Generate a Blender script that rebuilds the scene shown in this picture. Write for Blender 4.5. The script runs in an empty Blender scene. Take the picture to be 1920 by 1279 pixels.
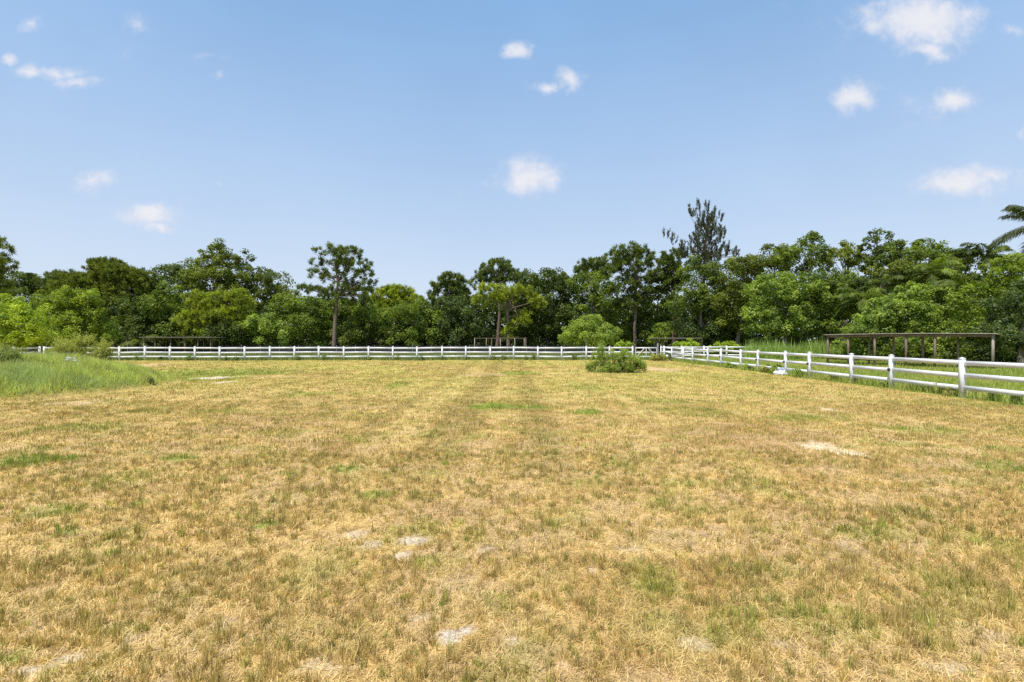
import bpy, math
import numpy as np
from mathutils import Vector
R = math.radians
rng = np.random.default_rng(7)
scene = bpy.context.scene
C = scene.collection

# ------------------------------------------------------------------ camera
F = 930.0; EYE = 1.83; HY = 637.5            # focal length (px of 1920), eye height, horizon row
cd = bpy.data.cameras.new("camera"); cam = bpy.data.objects.new("camera", cd); C.objects.link(cam)
cam.location = (0, 0, EYE); cam.rotation_euler = (R(90), 0, 0)
cd.sensor_width = 36; cd.lens = F/1920*36; cd.shift_y = (HY-639.5)/1920
cd.clip_start = 0.05; cd.clip_end = 4000
scene.camera = cam

# ------------------------------------------------------------------ light
SUN = Vector((-0.24, -0.34, 0.91)).normalized()
elev = math.asin(SUN.z); azim = math.atan2(SUN.x, SUN.y)
sd = bpy.data.lights.new("sun", 'SUN'); sd.energy = 4.2; sd.angle = R(0.53); sd.color = (1, .955, .89)
so = bpy.data.objects.new("sun", sd); C.objects.link(so)
so.rotation_euler = SUN.to_track_quat('Z', 'Y').to_euler()
scene.view_settings.view_transform = 'Standard'; scene.view_settings.look = 'None'
scene.view_settings.gamma = 1; scene.view_settings.exposure = 0.50

world = bpy.data.worlds.new("World"); scene.world = world; world.use_nodes = True
nt = world.node_tree; nt.nodes.clear()
N = nt.nodes.new; LK = nt.links.new
def math_n(op, a, b=None, c=None, clamp=False):
    n = N('ShaderNodeMath'); n.operation = op; n.use_clamp = clamp
    for i, v in enumerate((a, b, c)):
        if v is None: continue
        if isinstance(v, (int, float)): n.inputs[i].default_value = v
        else: LK(v, n.inputs[i])
    return n.outputs[0]
out = N('ShaderNodeOutputWorld'); bg = N('ShaderNodeBackground')
sky = N('ShaderNodeTexSky'); sky.sky_type = 'NISHITA'; sky.sun_disc = False
sky.sun_elevation = elev; sky.sun_rotation = azim
sky.altitude = 10; sky.air_density = 1.0; sky.dust_density = 0.4; sky.ozone_density = 2.2
tc = N('ShaderNodeTexCoord'); sep = N('ShaderNodeSeparateXYZ'); LK(tc.outputs['Generated'], sep.inputs[0])
yy = math_n('MAXIMUM', sep.outputs[1], 0.02)
u = math_n('DIVIDE', sep.outputs[0], yy); v = math_n('DIVIDE', sep.outputs[2], yy)
comb = N('ShaderNodeCombineXYZ'); LK(u, comb.inputs[0]); LK(v, comb.inputs[1])
def wnoise(scale, detail, rough=.55):
    n = N('ShaderNodeTexNoise'); n.inputs['Scale'].default_value = scale
    n.inputs['Detail'].default_value = detail; n.inputs['Roughness'].default_value = rough
    LK(comb.outputs[0], n.inputs['Vector']); return n
wn = wnoise(9, 5, .6)
sub = N('ShaderNodeVectorMath'); sub.operation = 'SUBTRACT'; LK(wn.outputs['Color'], sub.inputs[0]); sub.inputs[1].default_value = (.5, .5, .5)
sc_ = N('ShaderNodeVectorMath'); sc_.operation = 'MULTIPLY'; LK(sub.outputs[0], sc_.inputs[0]); sc_.inputs[1].default_value = (.105, .075, 0)
wp = N('ShaderNodeVectorMath'); LK(comb.outputs[0], wp.inputs[0]); LK(sc_.outputs[0], wp.inputs[1])
CLOUDS = [(1725,40,105,40,1.15),(1740,88,42,18,1),(1635,48,52,26,.75),(1602,182,36,28,.95),(1650,165,30,14,.35),(1785,184,40,22,1.0),
 (1740,205,60,34,.35),(1795,340,70,25,1.15),(1868,326,52,17,.75),(1905,55,26,12,.5),(1918,255,10,10,.55),(988,332,54,30,1.1),(962,95,27,14,1),
 (1065,146,24,18,.85),(1030,158,30,13,.75),(60,130,34,14,.85),(112,132,36,15,.8),(142,150,28,13,.75),(15,108,17,10,.85),(170,148,34,8,.4),
 (60,40,24,16,.65),(247,47,23,18,.7),(250,110,18,12,.32),(390,110,24,10,.42),(407,144,10,8,.42),(172,337,40,19,.8),(275,406,50,20,1.2),
 (294,430,32,13,1.0),(407,338,13,6,.35),(865,350,13,13,.38),(393,422,16,8,.3),(1500,10,60,8,.2),(150,330,60,26,.2)]
acc = None
for (cx, cy, rx, ry, s) in CLOUDS:
    a = N('ShaderNodeVectorMath'); a.operation = 'SUBTRACT'; LK(wp.outputs[0], a.inputs[0])
    a.inputs[1].default_value = ((cx-960)/F, (HY-cy)/F, 0)
    b = N('ShaderNodeVectorMath'); b.operation = 'MULTIPLY'; LK(a.outputs[0], b.inputs[0]); b.inputs[1].default_value = (F/rx/1.75, F/ry/1.75, 0)
    l = N('ShaderNodeVectorMath'); l.operation = 'LENGTH'; LK(b.outputs[0], l.inputs[0])
    d = math_n('MULTIPLY_ADD', l.outputs['Value'], -s, s)
    acc = d if acc is None else math_n('MAXIMUM', acc, d)
dn = wnoise(26, 6, .6)
dens = math_n('ADD', acc, math_n('MULTIPLY_ADD', dn.outputs['Fac'], 1.1, -.62))
mr = N('ShaderNodeMapRange'); mr.interpolation_type = 'SMOOTHERSTEP'; LK(dens, mr.inputs[0])
mr.inputs[1].default_value = -.04; mr.inputs[2].default_value = .92; mr.inputs[3].default_value = 0; mr.inputs[4].default_value = .93
front = N('ShaderNodeMapRange'); LK(sep.outputs[1], front.inputs[0]); front.inputs[1].default_value = .05; front.inputs[2].default_value = .2
cfac = math_n('MULTIPLY', mr.outputs[0], front.outputs[0])
# thin high haze that whitens the air towards the horizon
hz = N('ShaderNodeMapRange'); LK(sep.outputs[2], hz.inputs[0]); hz.inputs[1].default_value = 0; hz.inputs[2].default_value = .6
hz.inputs[3].default_value = .92; hz.inputs[4].default_value = .58
hn = wnoise(2.2, 3, .5)
hfac = math_n('MULTIPLY_ADD', hn.outputs['Fac'], .30, math_n('SUBTRACT', hz.outputs[0], .15), clamp=True)
hcol = N('ShaderNodeMix'); hcol.data_type = 'RGBA'; hup = N('ShaderNodeMapRange'); LK(sep.outputs[2], hup.inputs[0]); hup.inputs[2].default_value = .6
LK(hup.outputs[0], hcol.inputs[0]); hcol.inputs[6].default_value = (5.15, 5.65, 6.4, 1); hcol.inputs[7].default_value = (2.15, 4.15, 7.0, 1)
m0 = N('ShaderNodeMix'); m0.data_type = 'RGBA'; LK(hfac, m0.inputs[0]); LK(sky.outputs[0], m0.inputs[6]); LK(hcol.outputs[2], m0.inputs[7])
m1 = N('ShaderNodeMix'); m1.data_type = 'RGBA'; LK(cfac, m1.inputs[0]); LK(m0.outputs[2], m1.inputs[6]); cc_ = N('ShaderNodeMix'); cc_.data_type = 'RGBA'; cmr = N('ShaderNodeMapRange'); LK(math_n('ADD', dens, math_n('MULTIPLY_ADD', wnoise(40, 4, .6).outputs['Fac'], 1.2, -.6)), cmr.inputs[0]); cmr.inputs[1].default_value = .2; cmr.inputs[2].default_value = 1.0
LK(cmr.outputs[0], cc_.inputs[0]); cc_.inputs[6].default_value = (5.0, 5.35, 6.3, 1); cc_.inputs[7].default_value = (6.1, 6.1, 6.4, 1); LK(cc_.outputs[2], m1.inputs[7])
LK(m1.outputs[2], bg.inputs[0]); bg.inputs[1].default_value = 0.10; LK(bg.outputs[0], out.inputs[0])

scene.cycles.max_bounces = 5; scene.cycles.diffuse_bounces = 3; scene.cycles.glossy_bounces = 1
scene.cycles.transmission_bounces = 3; scene.cycles.use_denoising = False
scene.cycles.caustics_reflective = False; scene.cycles.caustics_refractive = False

# ------------------------------------------------------------------ helpers
def G(px, py):                                # a spot on level ground seen at this place of the photograph
    d = F*EYE/(py-HY); return ((px-960)/F*d, d)
def W(px, py, d): return np.array(((px-960)/F*d, d, EYE-(py-HY)/F*d))
PERM = np.random.default_rng(99).permutation(4096); RND = np.random.default_rng(98).random(4096)
def hsh(ix, iy, s):
    k = ix.astype(np.int64)+int(s*53.7)
    return RND[PERM[(PERM[k & 4095]+iy.astype(np.int64)) & 4095]]
def vnoise(x, y, s=0):
    xi = np.floor(x); yi = np.floor(y); fx = x-xi; fy = y-yi
    fx = fx*fx*(3-2*fx); fy = fy*fy*(3-2*fy)
    xi = xi+0*yi; yi = yi+0*xi; a = hsh(xi, yi, s); b = hsh(xi+1, yi, s); c = hsh(xi, yi+1, s); d = hsh(xi+1, yi+1, s)
    return (a*(1-fx)+b*fx)*(1-fy)+(c*(1-fx)+d*fx)*fy
def fbm(x, y, s=0, o=4):
    t = 0; a = .5; n = 0
    for i in range(o):
        t = t+a*vnoise(x, y, s+i*3.1); n += a; a *= .5; x = x*2.03+7.1; y = y*2.03-3.3
    return t/n
def sstep(a, b, x):
    t = np.clip((x-a)/(b-a), 0, 1); return t*t*(3-2*t)

def mesh(name, V, quads=None, tris=None, mat=None, fcol=None, vcol=None, smooth=False):
    me = bpy.data.meshes.new(name); V = np.asarray(V, np.float32)
    me.vertices.add(len(V)); me.vertices.foreach_set('co', V.ravel())
    li = []; ls = []; st = 0
    if quads is not None and len(quads):
        q = np.asarray(quads, np.int32); li.append(q.ravel()); ls.append(np.arange(len(q), dtype=np.int32)*4); st = 4*len(q)
    if tris is not None and len(tris):
        t = np.asarray(tris, np.int32); li.append(t.ravel()); ls.append(st+np.arange(len(t), dtype=np.int32)*3)
    li = np.concatenate(li); ls = np.concatenate(ls)
    me.loops.add(len(li)); me.loops.foreach_set('vertex_index', li)
    me.polygons.add(len(ls)); me.polygons.foreach_set('loop_start', ls)
    if smooth: me.polygons.foreach_set('use_smooth', np.ones(len(ls), bool))
    me.update(calc_edges=True)
    for dom, c in (('FACE', fcol), ('POINT', vcol)):
        if c is not None:
            a = me.attributes.new('Col', 'FLOAT_COLOR', dom)
            cc = np.ones((len(c), 4), np.float32); cc[:, :3] = c; a.data.foreach_set('color', cc.ravel())
    if mat: me.materials.append(mat)
    return me
def ob(name, me, parent=None, loc=(0, 0, 0)):
    o = bpy.data.objects.new(name, me); C.objects.link(o); o.location = loc
    if parent: o.parent = parent
    return o
def tag(o, label=None, cat=None, group=None, kind=None):
    if label: o['label'] = label
    if cat: o['category'] = cat
    if group: o['group'] = group
    if kind: o['kind'] = kind
    return o
def thing(name, loc, label, cat, group=None):
    o = bpy.data.objects.new(name, None); C.objects.link(o); o.location = loc; o.empty_display_size = .3
    return tag(o, label, cat, group)

class MB:                                     # collects solids into one mesh
    def __init__(s): s.V = []; s.Q = []; s.T = []; s.n = 0
    def add(s, V, Q=(), T=()):
        s.V.append(np.asarray(V, float)); s.Q += [tuple(i+s.n for i in q) for q in Q]; s.T += [tuple(i+s.n for i in t) for t in T]; s.n += len(V)
    def box(s, c, size, rz=0.0):
        x, y, z = [k/2 for k in size]
        P = np.array([(-x,-y,-z),(x,-y,-z),(x,y,-z),(-x,y,-z),(-x,-y,z),(x,-y,z),(x,y,z),(-x,y,z)])
        cr, sr = math.cos(rz), math.sin(rz)
        P = np.stack([P[:,0]*cr-P[:,1]*sr, P[:,0]*sr+P[:,1]*cr, P[:,2]], 1)+np.array(c)
        s.add(P, [(0,3,2,1),(4,5,6,7),(0,1,5,4),(1,2,6,5),(2,3,7,6),(3,0,4,7)])
    def beam(s, a, b, w, h):                  # bar from a to b, w across, h tall
        a = np.array(a, float); b = np.array(b, float); d = b-a; d /= np.linalg.norm(d)
        up = np.array((0, 0, 1.)) if abs(d[2]) < .95 else np.array((1., 0, 0))
        sx = np.cross(d, up); sx /= np.linalg.norm(sx); uz = np.cross(sx, d)
        P = []
        for e in (a, b):
            for i, j in ((-1,-1),(1,-1),(1,1),(-1,1)): P.append(e+sx*i*w/2+uz*j*h/2)
        s.add(P, [(0,1,2,3),(7,6,5,4),(0,4,5,1),(1,5,6,2),(2,6,7,3),(3,7,4,0)])
    def tube(s, pts, rad, n=7):
        pts = np.asarray(pts, float); m = len(pts); V = []
        for i in range(m):
            d = pts[min(i+1, m-1)]-pts[max(i-1, 0)]; d = d/(np.linalg.norm(d)+1e-9)
            up = np.array((1., 0, 0)) if abs(d[2]) > .8 else np.array((0, 0, 1.))
            a = np.cross(d, up); a /= np.linalg.norm(a); b = np.cross(d, a)
            for k in range(n):
                t = 2*math.pi*k/n; V.append(pts[i]+rad[i]*(a*math.cos(t)+b*math.sin(t)))
        Q = [(i*n+k, i*n+(k+1) % n, (i+1)*n+(k+1) % n, (i+1)*n+k) for i in range(m-1) for k in range(n)]
        s.add(V, Q)
        s.add([pts[-1]]+V[-n:], (), [(0, 1+(k+1) % n, 1+k) for k in range(n)])
    def cap(s, c, w, h):                      # low pyramid cap
        x = w/2; c = np.array(c)
        P = np.array([(-x,-x,0),(x,-x,0),(x,x,0),(-x,x,0),(-x,-x,.02),(x,-x,.02),(x,x,.02),(-x,x,.02),(0,0,.02+h)])+c
        s.add(P, [(0,3,2,1),(0,1,5,4),(1,2,6,5),(2,3,7,6),(3,0,4,7)], [(4,5,8),(5,6,8),(6,7,8),(7,4,8)])
    def build(s, name, mat, parent=None, loc=(0, 0, 0), smooth=False):
        return ob(name, mesh(name, np.concatenate(s.V), s.Q, s.T, mat, smooth=smooth), parent, loc)

# ------------------------------------------------------------------ materials
def new_mat(name):
    m = bpy.data.materials.new(name); m.use_nodes = True; t = m.node_tree; t.nodes.clear(); return m, t
def leaf_mat(name, trans=.35, gloss=.06, rough=.45, tint=(1, 1, 1)):
    m, t = new_mat(name); n = t.nodes.new; l = t.links.new
    o = n('ShaderNodeOutputMaterial'); a = n('ShaderNodeAttribute'); a.attribute_name = 'Col'
    oi = n('ShaderNodeObjectInfo'); mx = n('ShaderNodeMix'); mx.data_type = 'RGBA'; mx.blend_type = 'MULTIPLY'; mx.inputs[0].default_value = 1
    l(a.outputs['Color'], mx.inputs[6]); l(oi.outputs['Color'], mx.inputs[7])
    d = n('ShaderNodeBsdfDiffuse'); tr = n('ShaderNodeBsdfTranslucent'); l(mx.outputs[2], d.inputs[0])
    m2 = n('ShaderNodeMix'); m2.data_type = 'RGBA'; m2.blend_type = 'MULTIPLY'; m2.inputs[0].default_value = 1
    l(mx.outputs[2], m2.inputs[6]); m2.inputs[7].default_value = (1.25, 1.35, .5, 1); l(m2.outputs[2], tr.inputs[0])
    s1 = n('ShaderNodeMixShader'); s1.inputs[0].default_value = trans; l(d.outputs[0], s1.inputs[1]); l(tr.outputs[0], s1.inputs[2])
    g = n('ShaderNodeBsdfGlossy'); g.inputs['Roughness'].default_value = rough; g.inputs[0].default_value = (.9, .95, 1, 1)
    s2 = n('ShaderNodeMixShader'); s2.inputs[0].default_value = gloss; l(s1.outputs[0], s2.inputs[1]); l(g.outputs[0], s2.inputs[2])
    l(s2.outputs[0], o.inputs[0]); return m
M_leaf = leaf_mat('leaf', .44, .018, .55)
M_needle = leaf_mat('needles', .28, .015, .5)
M_blade = leaf_mat('grass_blade', .30, .03, .5)
M_straw = leaf_mat('straw_blade', .25, .03, .55)
def prin(name, col, rough=.6, var=.15, scale=6, bump=.0, col2=None, stretch=(1, 1, 1), detail=5, lo=.35, hi=.65):
    m, t = new_mat(name); n = t.nodes.new; l = t.links.new
    o = n('ShaderNodeOutputMaterial'); p = n('ShaderNodeBsdfPrincipled'); l(p.outputs[0], o.inputs[0])
    tc = n('ShaderNodeTexCoord'); mp = n('ShaderNodeMapping'); mp.inputs['Scale'].default_value = stretch; l(tc.outputs['Object'], mp.inputs[0])
    nz = n('ShaderNodeTexNoise'); nz.inputs['Scale'].default_value = scale; nz.inputs['Detail'].default_value = detail; nz.inputs['Roughness'].default_value = .65; l(mp.outputs[0], nz.inputs[0])
    r = n('ShaderNodeValToRGB'); l(nz.outputs['Fac'], r.inputs[0]); r.color_ramp.elements[0].position = lo; r.color_ramp.elements[1].position = hi
    c2 = col2 or tuple(c*(1-var) for c in col)
    r.color_ramp.elements[0].color = (*c2, 1); r.color_ramp.elements[1].color = (*col, 1)
    l(r.outputs[0], p.inputs['Base Color']); p.inputs['Roughness'].default_value = rough
    if bump:
        b = n('ShaderNodeBump'); b.inputs['Strength'].default_value = bump; b.inputs['Distance'].default_value = .02; l(nz.outputs['Fac'], b.inputs['Height']); l(b.outputs[0], p.inputs['Normal'])
    return m
M_white = prin('white_vinyl', (.67, .675, .68), .45, col2=(.50, .50, .46), scale=3.5, stretch=(1, 1, 2.5), lo=.30, hi=.50, detail=8)
M_black = prin('black_plastic', (.02, .02, .022), .5, scale=20)
M_pole = prin('galvanised_pole', (.33, .34, .35), .45, scale=12)
M_darkpole = prin('dark_pole', (.06, .06, .07), .5, scale=12)
M_bark = prin('pine_bark', (.24, .17, .13), .9, col2=(.10, .07, .055), scale=9, stretch=(1, 1, .35), bump=.6)
M_bark2 = prin('grey_bark', (.27, .24, .20), .9, col2=(.12, .10, .08), scale=8, stretch=(1, 1, .4), bump=.5)
M_wood = prin('weathered_wood', (.23, .165, .13), .85, col2=(.12, .08, .06), scale=14, stretch=(1, 1, .15), bump=.4)
M_greywood = prin('grey_wood', (.38, .33, .28), .85, col2=(.2, .17, .14), scale=14, stretch=(1, 1, .15), bump=.4)
M_tin = prin('tin_roof', (.42, .40, .37), .5, col2=(.24, .19, .16), scale=5)
M_cloth = prin('shade_cloth', (.030, .034, .040), .9, scale=9)
M_stone = prin('pale_stone', (.46, .45, .47), .8, col2=(.26, .25, .27), scale=9, bump=.6)
M_sack = prin('white_sack', (.80, .80, .82), .5, col2=(.55, .57, .62), scale=7, bump=.5)
M_tarp = prin('blue_grey_plastic', (.26, .30, .42), .5, scale=6, bump=.5)
M_twig = prin('dead_twigs', (.36, .29, .24), .9, scale=8)

# ------------------------------------------------------------------ the ground
def hgt(x, y):
    z = .035*(fbm(x*.22, y*.22, 5, 3)-.5)*2+.018*(fbm(x*1.1, y*1.1, 9, 3)-.5)*2
    z = z*sstep(1, 4, y)
    ang = -.10; cx, cy = -17.1, 17.5
    a = (x-cx)*math.cos(ang)+(y-cy)*math.sin(ang); b = -(x-cx)*math.sin(ang)+(y-cy)*math.cos(ang)
    r = np.sqrt((a/3.5)**2+(b/5.2)**2)+.16*(fbm(x*.5, y*.5, 31, 3)-.5)
    z = z+1.00*np.clip(1-r**2.3, 0, 1)*(.93+.2*fbm(x*.8, y*.8, 37, 3))
    r2 = np.sqrt(((x+21.5)/5)**2+((y-21)/6)**2)
    z = z+.55*(1-sstep(.1, 1, r2))
    return z
def moundness(x, y):
    ang = -.10; a = (x+17.1)*math.cos(ang)+(y-17.5)*math.sin(ang); b = -(x+17.1)*math.sin(ang)+(y-17.5)*math.cos(ang)
    r = np.sqrt((a/3.5)**2+(b/5.2)**2)+.16*(fbm(x*.5, y*.5, 31, 3)-.5)
    r2 = np.sqrt(((x+21.5)/5)**2+((y-21)/6)**2)
    return np.maximum(1-sstep(.82, 1.0, r), 1-sstep(.75, 1, r2))
FX = 14.2                                     # line of the right fence
def far_y(x): return 45.2+.03*x
def patch(x, y, px, py, rx, ry, s=1.0, wob=.5, seed=3):
    X, Y = G(px, py); _, y1 = G(px, py-ry); _, y2 = G(px, py+ry)
    ax = rx/F*Y; ay = max((y1-y2)/2, .05)
    fr = 1.6/max(ax, .25)
    r = np.sqrt(((x-X)/ax)**2+((y-Y)/ay)**2); o = np.zeros_like(r); k = r < 1.15+wob
    if k.any():
        xk = x[k]; yk = y[k]; o[k] = s*(1-sstep(.55, 1.15, r[k]+wob*(fbm(xk*fr+px, yk*fr*1.3, seed, 4)-.5)*2))
    return o
GREEN = [(942,762,76,6,1),(1097,773,32,5,1),(745,722,26,5,.7),(1095,727,34,7,.5),(975,699,45,4,.7),(400,700,150,14,.75),(560,738,70,5,.5),(1250,752,60,6,.5),
 (1440,742,60,7,.45),(1500,783,70,7,.6),(1750,806,90,7,.55),(1690,835,60,6,.6),(1880,840,50,8,.6),(170,800,110,8,.4),(420,770,60,4,.5),(340,858,40,6,.8),
 (60,865,90,10,.8),(220,1040,30,6,.6),(85,960,60,12,.45),(260,945,14,8,.9),(120,1000,22,7,.8),(490,985,25,7,1),(175,1060,20,6,.7),(650,880,30,8,.8),(700,930,40,10,.8),
 (120,700,300,20,.3),(1900,880,60,18,.6),(1650,1000,70,22,.45),(1550,1160,120,45,.35),(30,1235,28,22,.7),(830,1135,12,6,.8),(1220,1100,40,30,.4),(1300,770,90,10,.3),(230,1190,60,20,.3),
 (820,1055,60,15,.3),(1820,760,120,8,.35),(1890,1020,60,30,.3)]
SAND = [(1528,839,50,9,1.35),(1592,852,38,6,1.1),(1548,767,26,4,.8),(405,708,34,3,.8),(425,716,14,3,.8),(775,1012,34,9,.75),(762,1040,20,9,1),(842,1190,26,15,1.1),(877,1182,13,7,1),
 (962,1196,11,6,.9),(914,1026,22,5,.8),(785,1158,30,9,.6),(50,1258,70,14,.95),(135,1237,28,9,.7),(130,756,50,5,.4),(665,1000,22,9,.55),(700,1020,22,8,.55),(1310,1205,45,18,.5),(1460,1208,25,9,.55),
 (1112,1068,10,5,.7),(1770,1252,60,18,.55),(590,1250,60,18,.4),(1860,1185,40,16,.5),(420,1170,36,14,.45),(250,1200,25,9,.4),(1600,1060,40,12,.4),(1310,1000,22,7,.35),(1190,1030,28,8,.35),(1590,1020,34,8,.3),
 (90,1170,40,14,.35)]
EARTH = [(700,765,60,4,.5),(905,702,50,4,.6),(510,706,60,3,.4),(255,686,38,5,1),(1235,692,40,5,.9),(560,760,70,5,.3),(1800,870,160,12,.45),(1590,890,90,14,.4),(880,1100,70,20,.5),(1010,1230,60,25,.5),(1200,1270,80,30,.4),(1750,900,120,10,.4)]
BROWN = [(1390,820,150,26,.75),(1700,770,150,12,.4),(900,955,140,22,.5),(1150,910,90,18,.4),(500,700,180,8,.5),(520,790,160,16,.45),(380,830,180,10,.4),(1020,790,30,26,.5),(900,690,140,8,.5),(1190,1225,60,30,.35),
 (1500,950,90,20,.4),(700,850,110,14,.4),(250,920,120,20,.35),(1560,905,50,12,.5),(1420,1090,100,25,.3)]
CA = np.array
STRAW, TAN, OLIVE, LUSH, YEL = CA((.72,.520,.215)), CA((.55,.365,.130)), CA((.38,.310,.085)), CA((.22,.32,.036)), CA((.56,.50,.140))
SANDC, EARTHC, BRWN = CA((.74,.67,.58)), CA((.66,.48,.29)), CA((.32,.20,.08))
def lerp(a, b, t): return a*(1-t[:, None])+b*t[:, None]
def field(x, y, sandy=True):
    """colour, greenness and bareness of the sward at points x, y"""
    n1 = fbm(x*.35, y*.35, 1, 4); n2 = fbm(x*1.3+4, y*1.3, 2, 4); n3 = fbm(x*4.5, y*4.5, 8, 3); n4 = fbm(x*.11+9, y*.11, 12, 3)
    c = lerp(STRAW[None]+0*x[:, None], TAN, (.75*sstep(.45, .72, .55*n1+.45*n2)))
    c = lerp(c, BRWN, .5*sstep(.50, .74, fbm(x*11, y*11, 18, 3)))
    c = lerp(c, OLIVE, .38*sstep(.50, .72, fbm(x*2.6+31, y*2.6, 17, 4)))
    far = sstep(8, 26, y)
    c = lerp(c, YEL, far*(.28+.60*sstep(.38, .62, n4*.5+n1*.5)))
    xs_ = x+.04*(n1-.5)                                       # mowing lines run away from the camera
    st = .6*vnoise(xs_*1.7+.35, y*.004, 35)+.4*vnoise(xs_*3.9, y*.01, 36); sa = sstep(4, 10, y)*(.45+.55*np.exp(-(xs_/4.5)**2))
    c = lerp(c, CA((.36,.27,.09)), .58*sstep(.52, .74, st)*sa)
    c = lerp(c, CA((.78,.64,.28)), .36*sstep(.52, .74, 1-st)*sa)
    g = .30*sstep(.56, .74, fbm(x*1.9+11, y*1.9, 21, 4)); b = np.zeros_like(x)
    for p in BROWN: c = lerp(c, CA((.44,.27,.10)), patch(x, y, *p, wob=.9, seed=41)*.75*(.5+n2))
    e = np.zeros_like(x)
    for p in EARTH: e = np.maximum(e, patch(x, y, *p, wob=.8, seed=43))
    for p in GREEN: g = np.maximum(g, patch(x, y, *p, wob=.7, seed=45))
    for p in SAND: b = np.maximum(b, patch(x, y, *p, wob=.8, seed=47))
    # green strips along the fences, lush beyond the right one
    fr = x-FX+.35*(fbm(x*.8, y*.8, 51, 3)-.5)
    g = np.maximum(g, sstep(-.55, -.1, fr)*.9); fy = y-far_y(x)+.8*(fbm(x*.6, y*.6, 52, 3)-.5)
    g = np.maximum(g, sstep(-1.0, -.2, fy)*.85)
    br = sstep(.5, .72, fbm(x*.4, y*.4, 54, 3))*(fr > .3)
    g = g*(1-.65*br)
    m = moundness(x, y); g = np.maximum(g, m*.85)
    g = g*(1-.9*b)
    c = lerp(c, EARTHC, np.clip(e, 0, 1)*.8)
    lush = LUSH*(.8+.5*n2[:, None])
    c = lerp(c, lerp(lush, YEL[None]*.8+0*lush, .25*sstep(.5, .7, n3)), np.clip(g, 0, 1)*.85)
    if sandy: c = lerp(c, lerp(SANDC[None]+0*c, CA((.88,.76,.52)), sstep(6.5, 8, y)*sstep(-4, 0, x)), np.clip(b, 0, 1)*sstep(.25, .5, n3+.45*b))
    return c, np.clip(g, 0, 1), np.clip(np.maximum(b, .65*e), 0, 1)
def axis(lim, d0, k):
    v = [0.]
    while v[-1] < lim: v.append(v[-1]+max(d0, v[-1]*k))
    return v
ys = axis(900, .05, .017); ys = np.array([-30, -12, -5, -2]+ys)
xp = axis(900, .07, .022); xs = np.array([-q for q in xp[:0:-1]]+xp)
GX, GY = np.meshgrid(xs, ys); gx = GX.ravel(); gy = GY.ravel()
gz = hgt(gx, gy); gc, gg, gb = field(gx, gy)
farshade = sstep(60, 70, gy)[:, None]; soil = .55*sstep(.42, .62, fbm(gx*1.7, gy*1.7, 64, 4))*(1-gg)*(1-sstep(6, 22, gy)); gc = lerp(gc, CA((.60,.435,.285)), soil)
gc = gc*(1-farshade)+CA((.10, .085, .04))*farshade    # shade under the wood, painted into the ground colour
nx_, ny_ = len(xs), len(ys)
ii = (np.arange(ny_-1)[:, None]*nx_+np.arange(nx_-1)[None]).ravel()
m, t = new_mat('ground'); n = t.nodes.new; l = t.links.new
o_ = n('ShaderNodeOutputMaterial'); p_ = n('ShaderNodeBsdfPrincipled'); l(p_.outputs[0], o_.inputs[0]); p_.inputs['Roughness'].default_value = .95
p_.inputs['Specular IOR Level'].default_value = .15
a_ = n('ShaderNodeAttribute'); a_.attribute_name = 'Col'; tc_ = n('ShaderNodeTexCoord')
def tnoise(scale, det, rough, stretch=None):
    q = n('ShaderNodeTexNoise'); q.inputs['Scale'].default_value = scale; q.inputs['Detail'].default_value = det; q.inputs['Roughness'].default_value = rough
    if stretch:
        mp = n('ShaderNodeMapping'); mp.inputs['Scale'].default_value = stretch; mp.inputs['Rotation'].default_value = (0, 0, .5); l(tc_.outputs['Object'], mp.inputs[0]); l(mp.outputs[0], q.inputs[0])
    else: l(tc_.outputs['Object'], q.inputs[0])
    return q
q1 = tnoise(38, 6, .7); q2 = tnoise(7, 5, .65); q3 = tnoise(60, 3, .6, (1, .25, 1))
def ramp(src, a, b, ca, cb):
    r = n('ShaderNodeValToRGB'); l(src, r.inputs[0]); r.color_ramp.elements[0].position = a; r.color_ramp.elements[1].position = b
    r.color_ramp.elements[0].color = (*ca, 1); r.color_ramp.elements[1].color = (*cb, 1); return r.outputs[0]
def mul(a, b, f=1):
    x = n('ShaderNodeMix'); x.data_type = 'RGBA'; x.blend_type = 'MULTIPLY'; x.inputs[0].default_value = f; l(a, x.inputs[6]); l(b, x.inputs[7]); return x.outputs[2]
c_ = mul(a_.outputs['Color'], ramp(q1.outputs['Fac'], .30, .62, (.50, .42, .36), (1.12, 1.1, 1.05)))
c_ = mul(c_, ramp(q2.outputs['Fac'], .34, .64, (.72, .70, .66), (1.12, 1.12, 1.1)))
c_ = mul(c_, ramp(q3.outputs['Fac'], .3, .65, (.75, .7, .65), (1.1, 1.1, 1.1)), .7)
l(c_, p_.inputs['Base Color'])
bm_ = n('ShaderNodeBump'); bm_.inputs['Strength'].default_value = .9; bm_.inputs['Distance'].default_value = .03; l(q1.outputs['Fac'], bm_.inputs['Height']); l(bm_.outputs[0], p_.inputs['Normal'])
M_ground = m
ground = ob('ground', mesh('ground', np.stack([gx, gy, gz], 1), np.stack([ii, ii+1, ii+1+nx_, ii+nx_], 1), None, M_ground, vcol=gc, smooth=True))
tag(ground, kind='structure')

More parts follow.
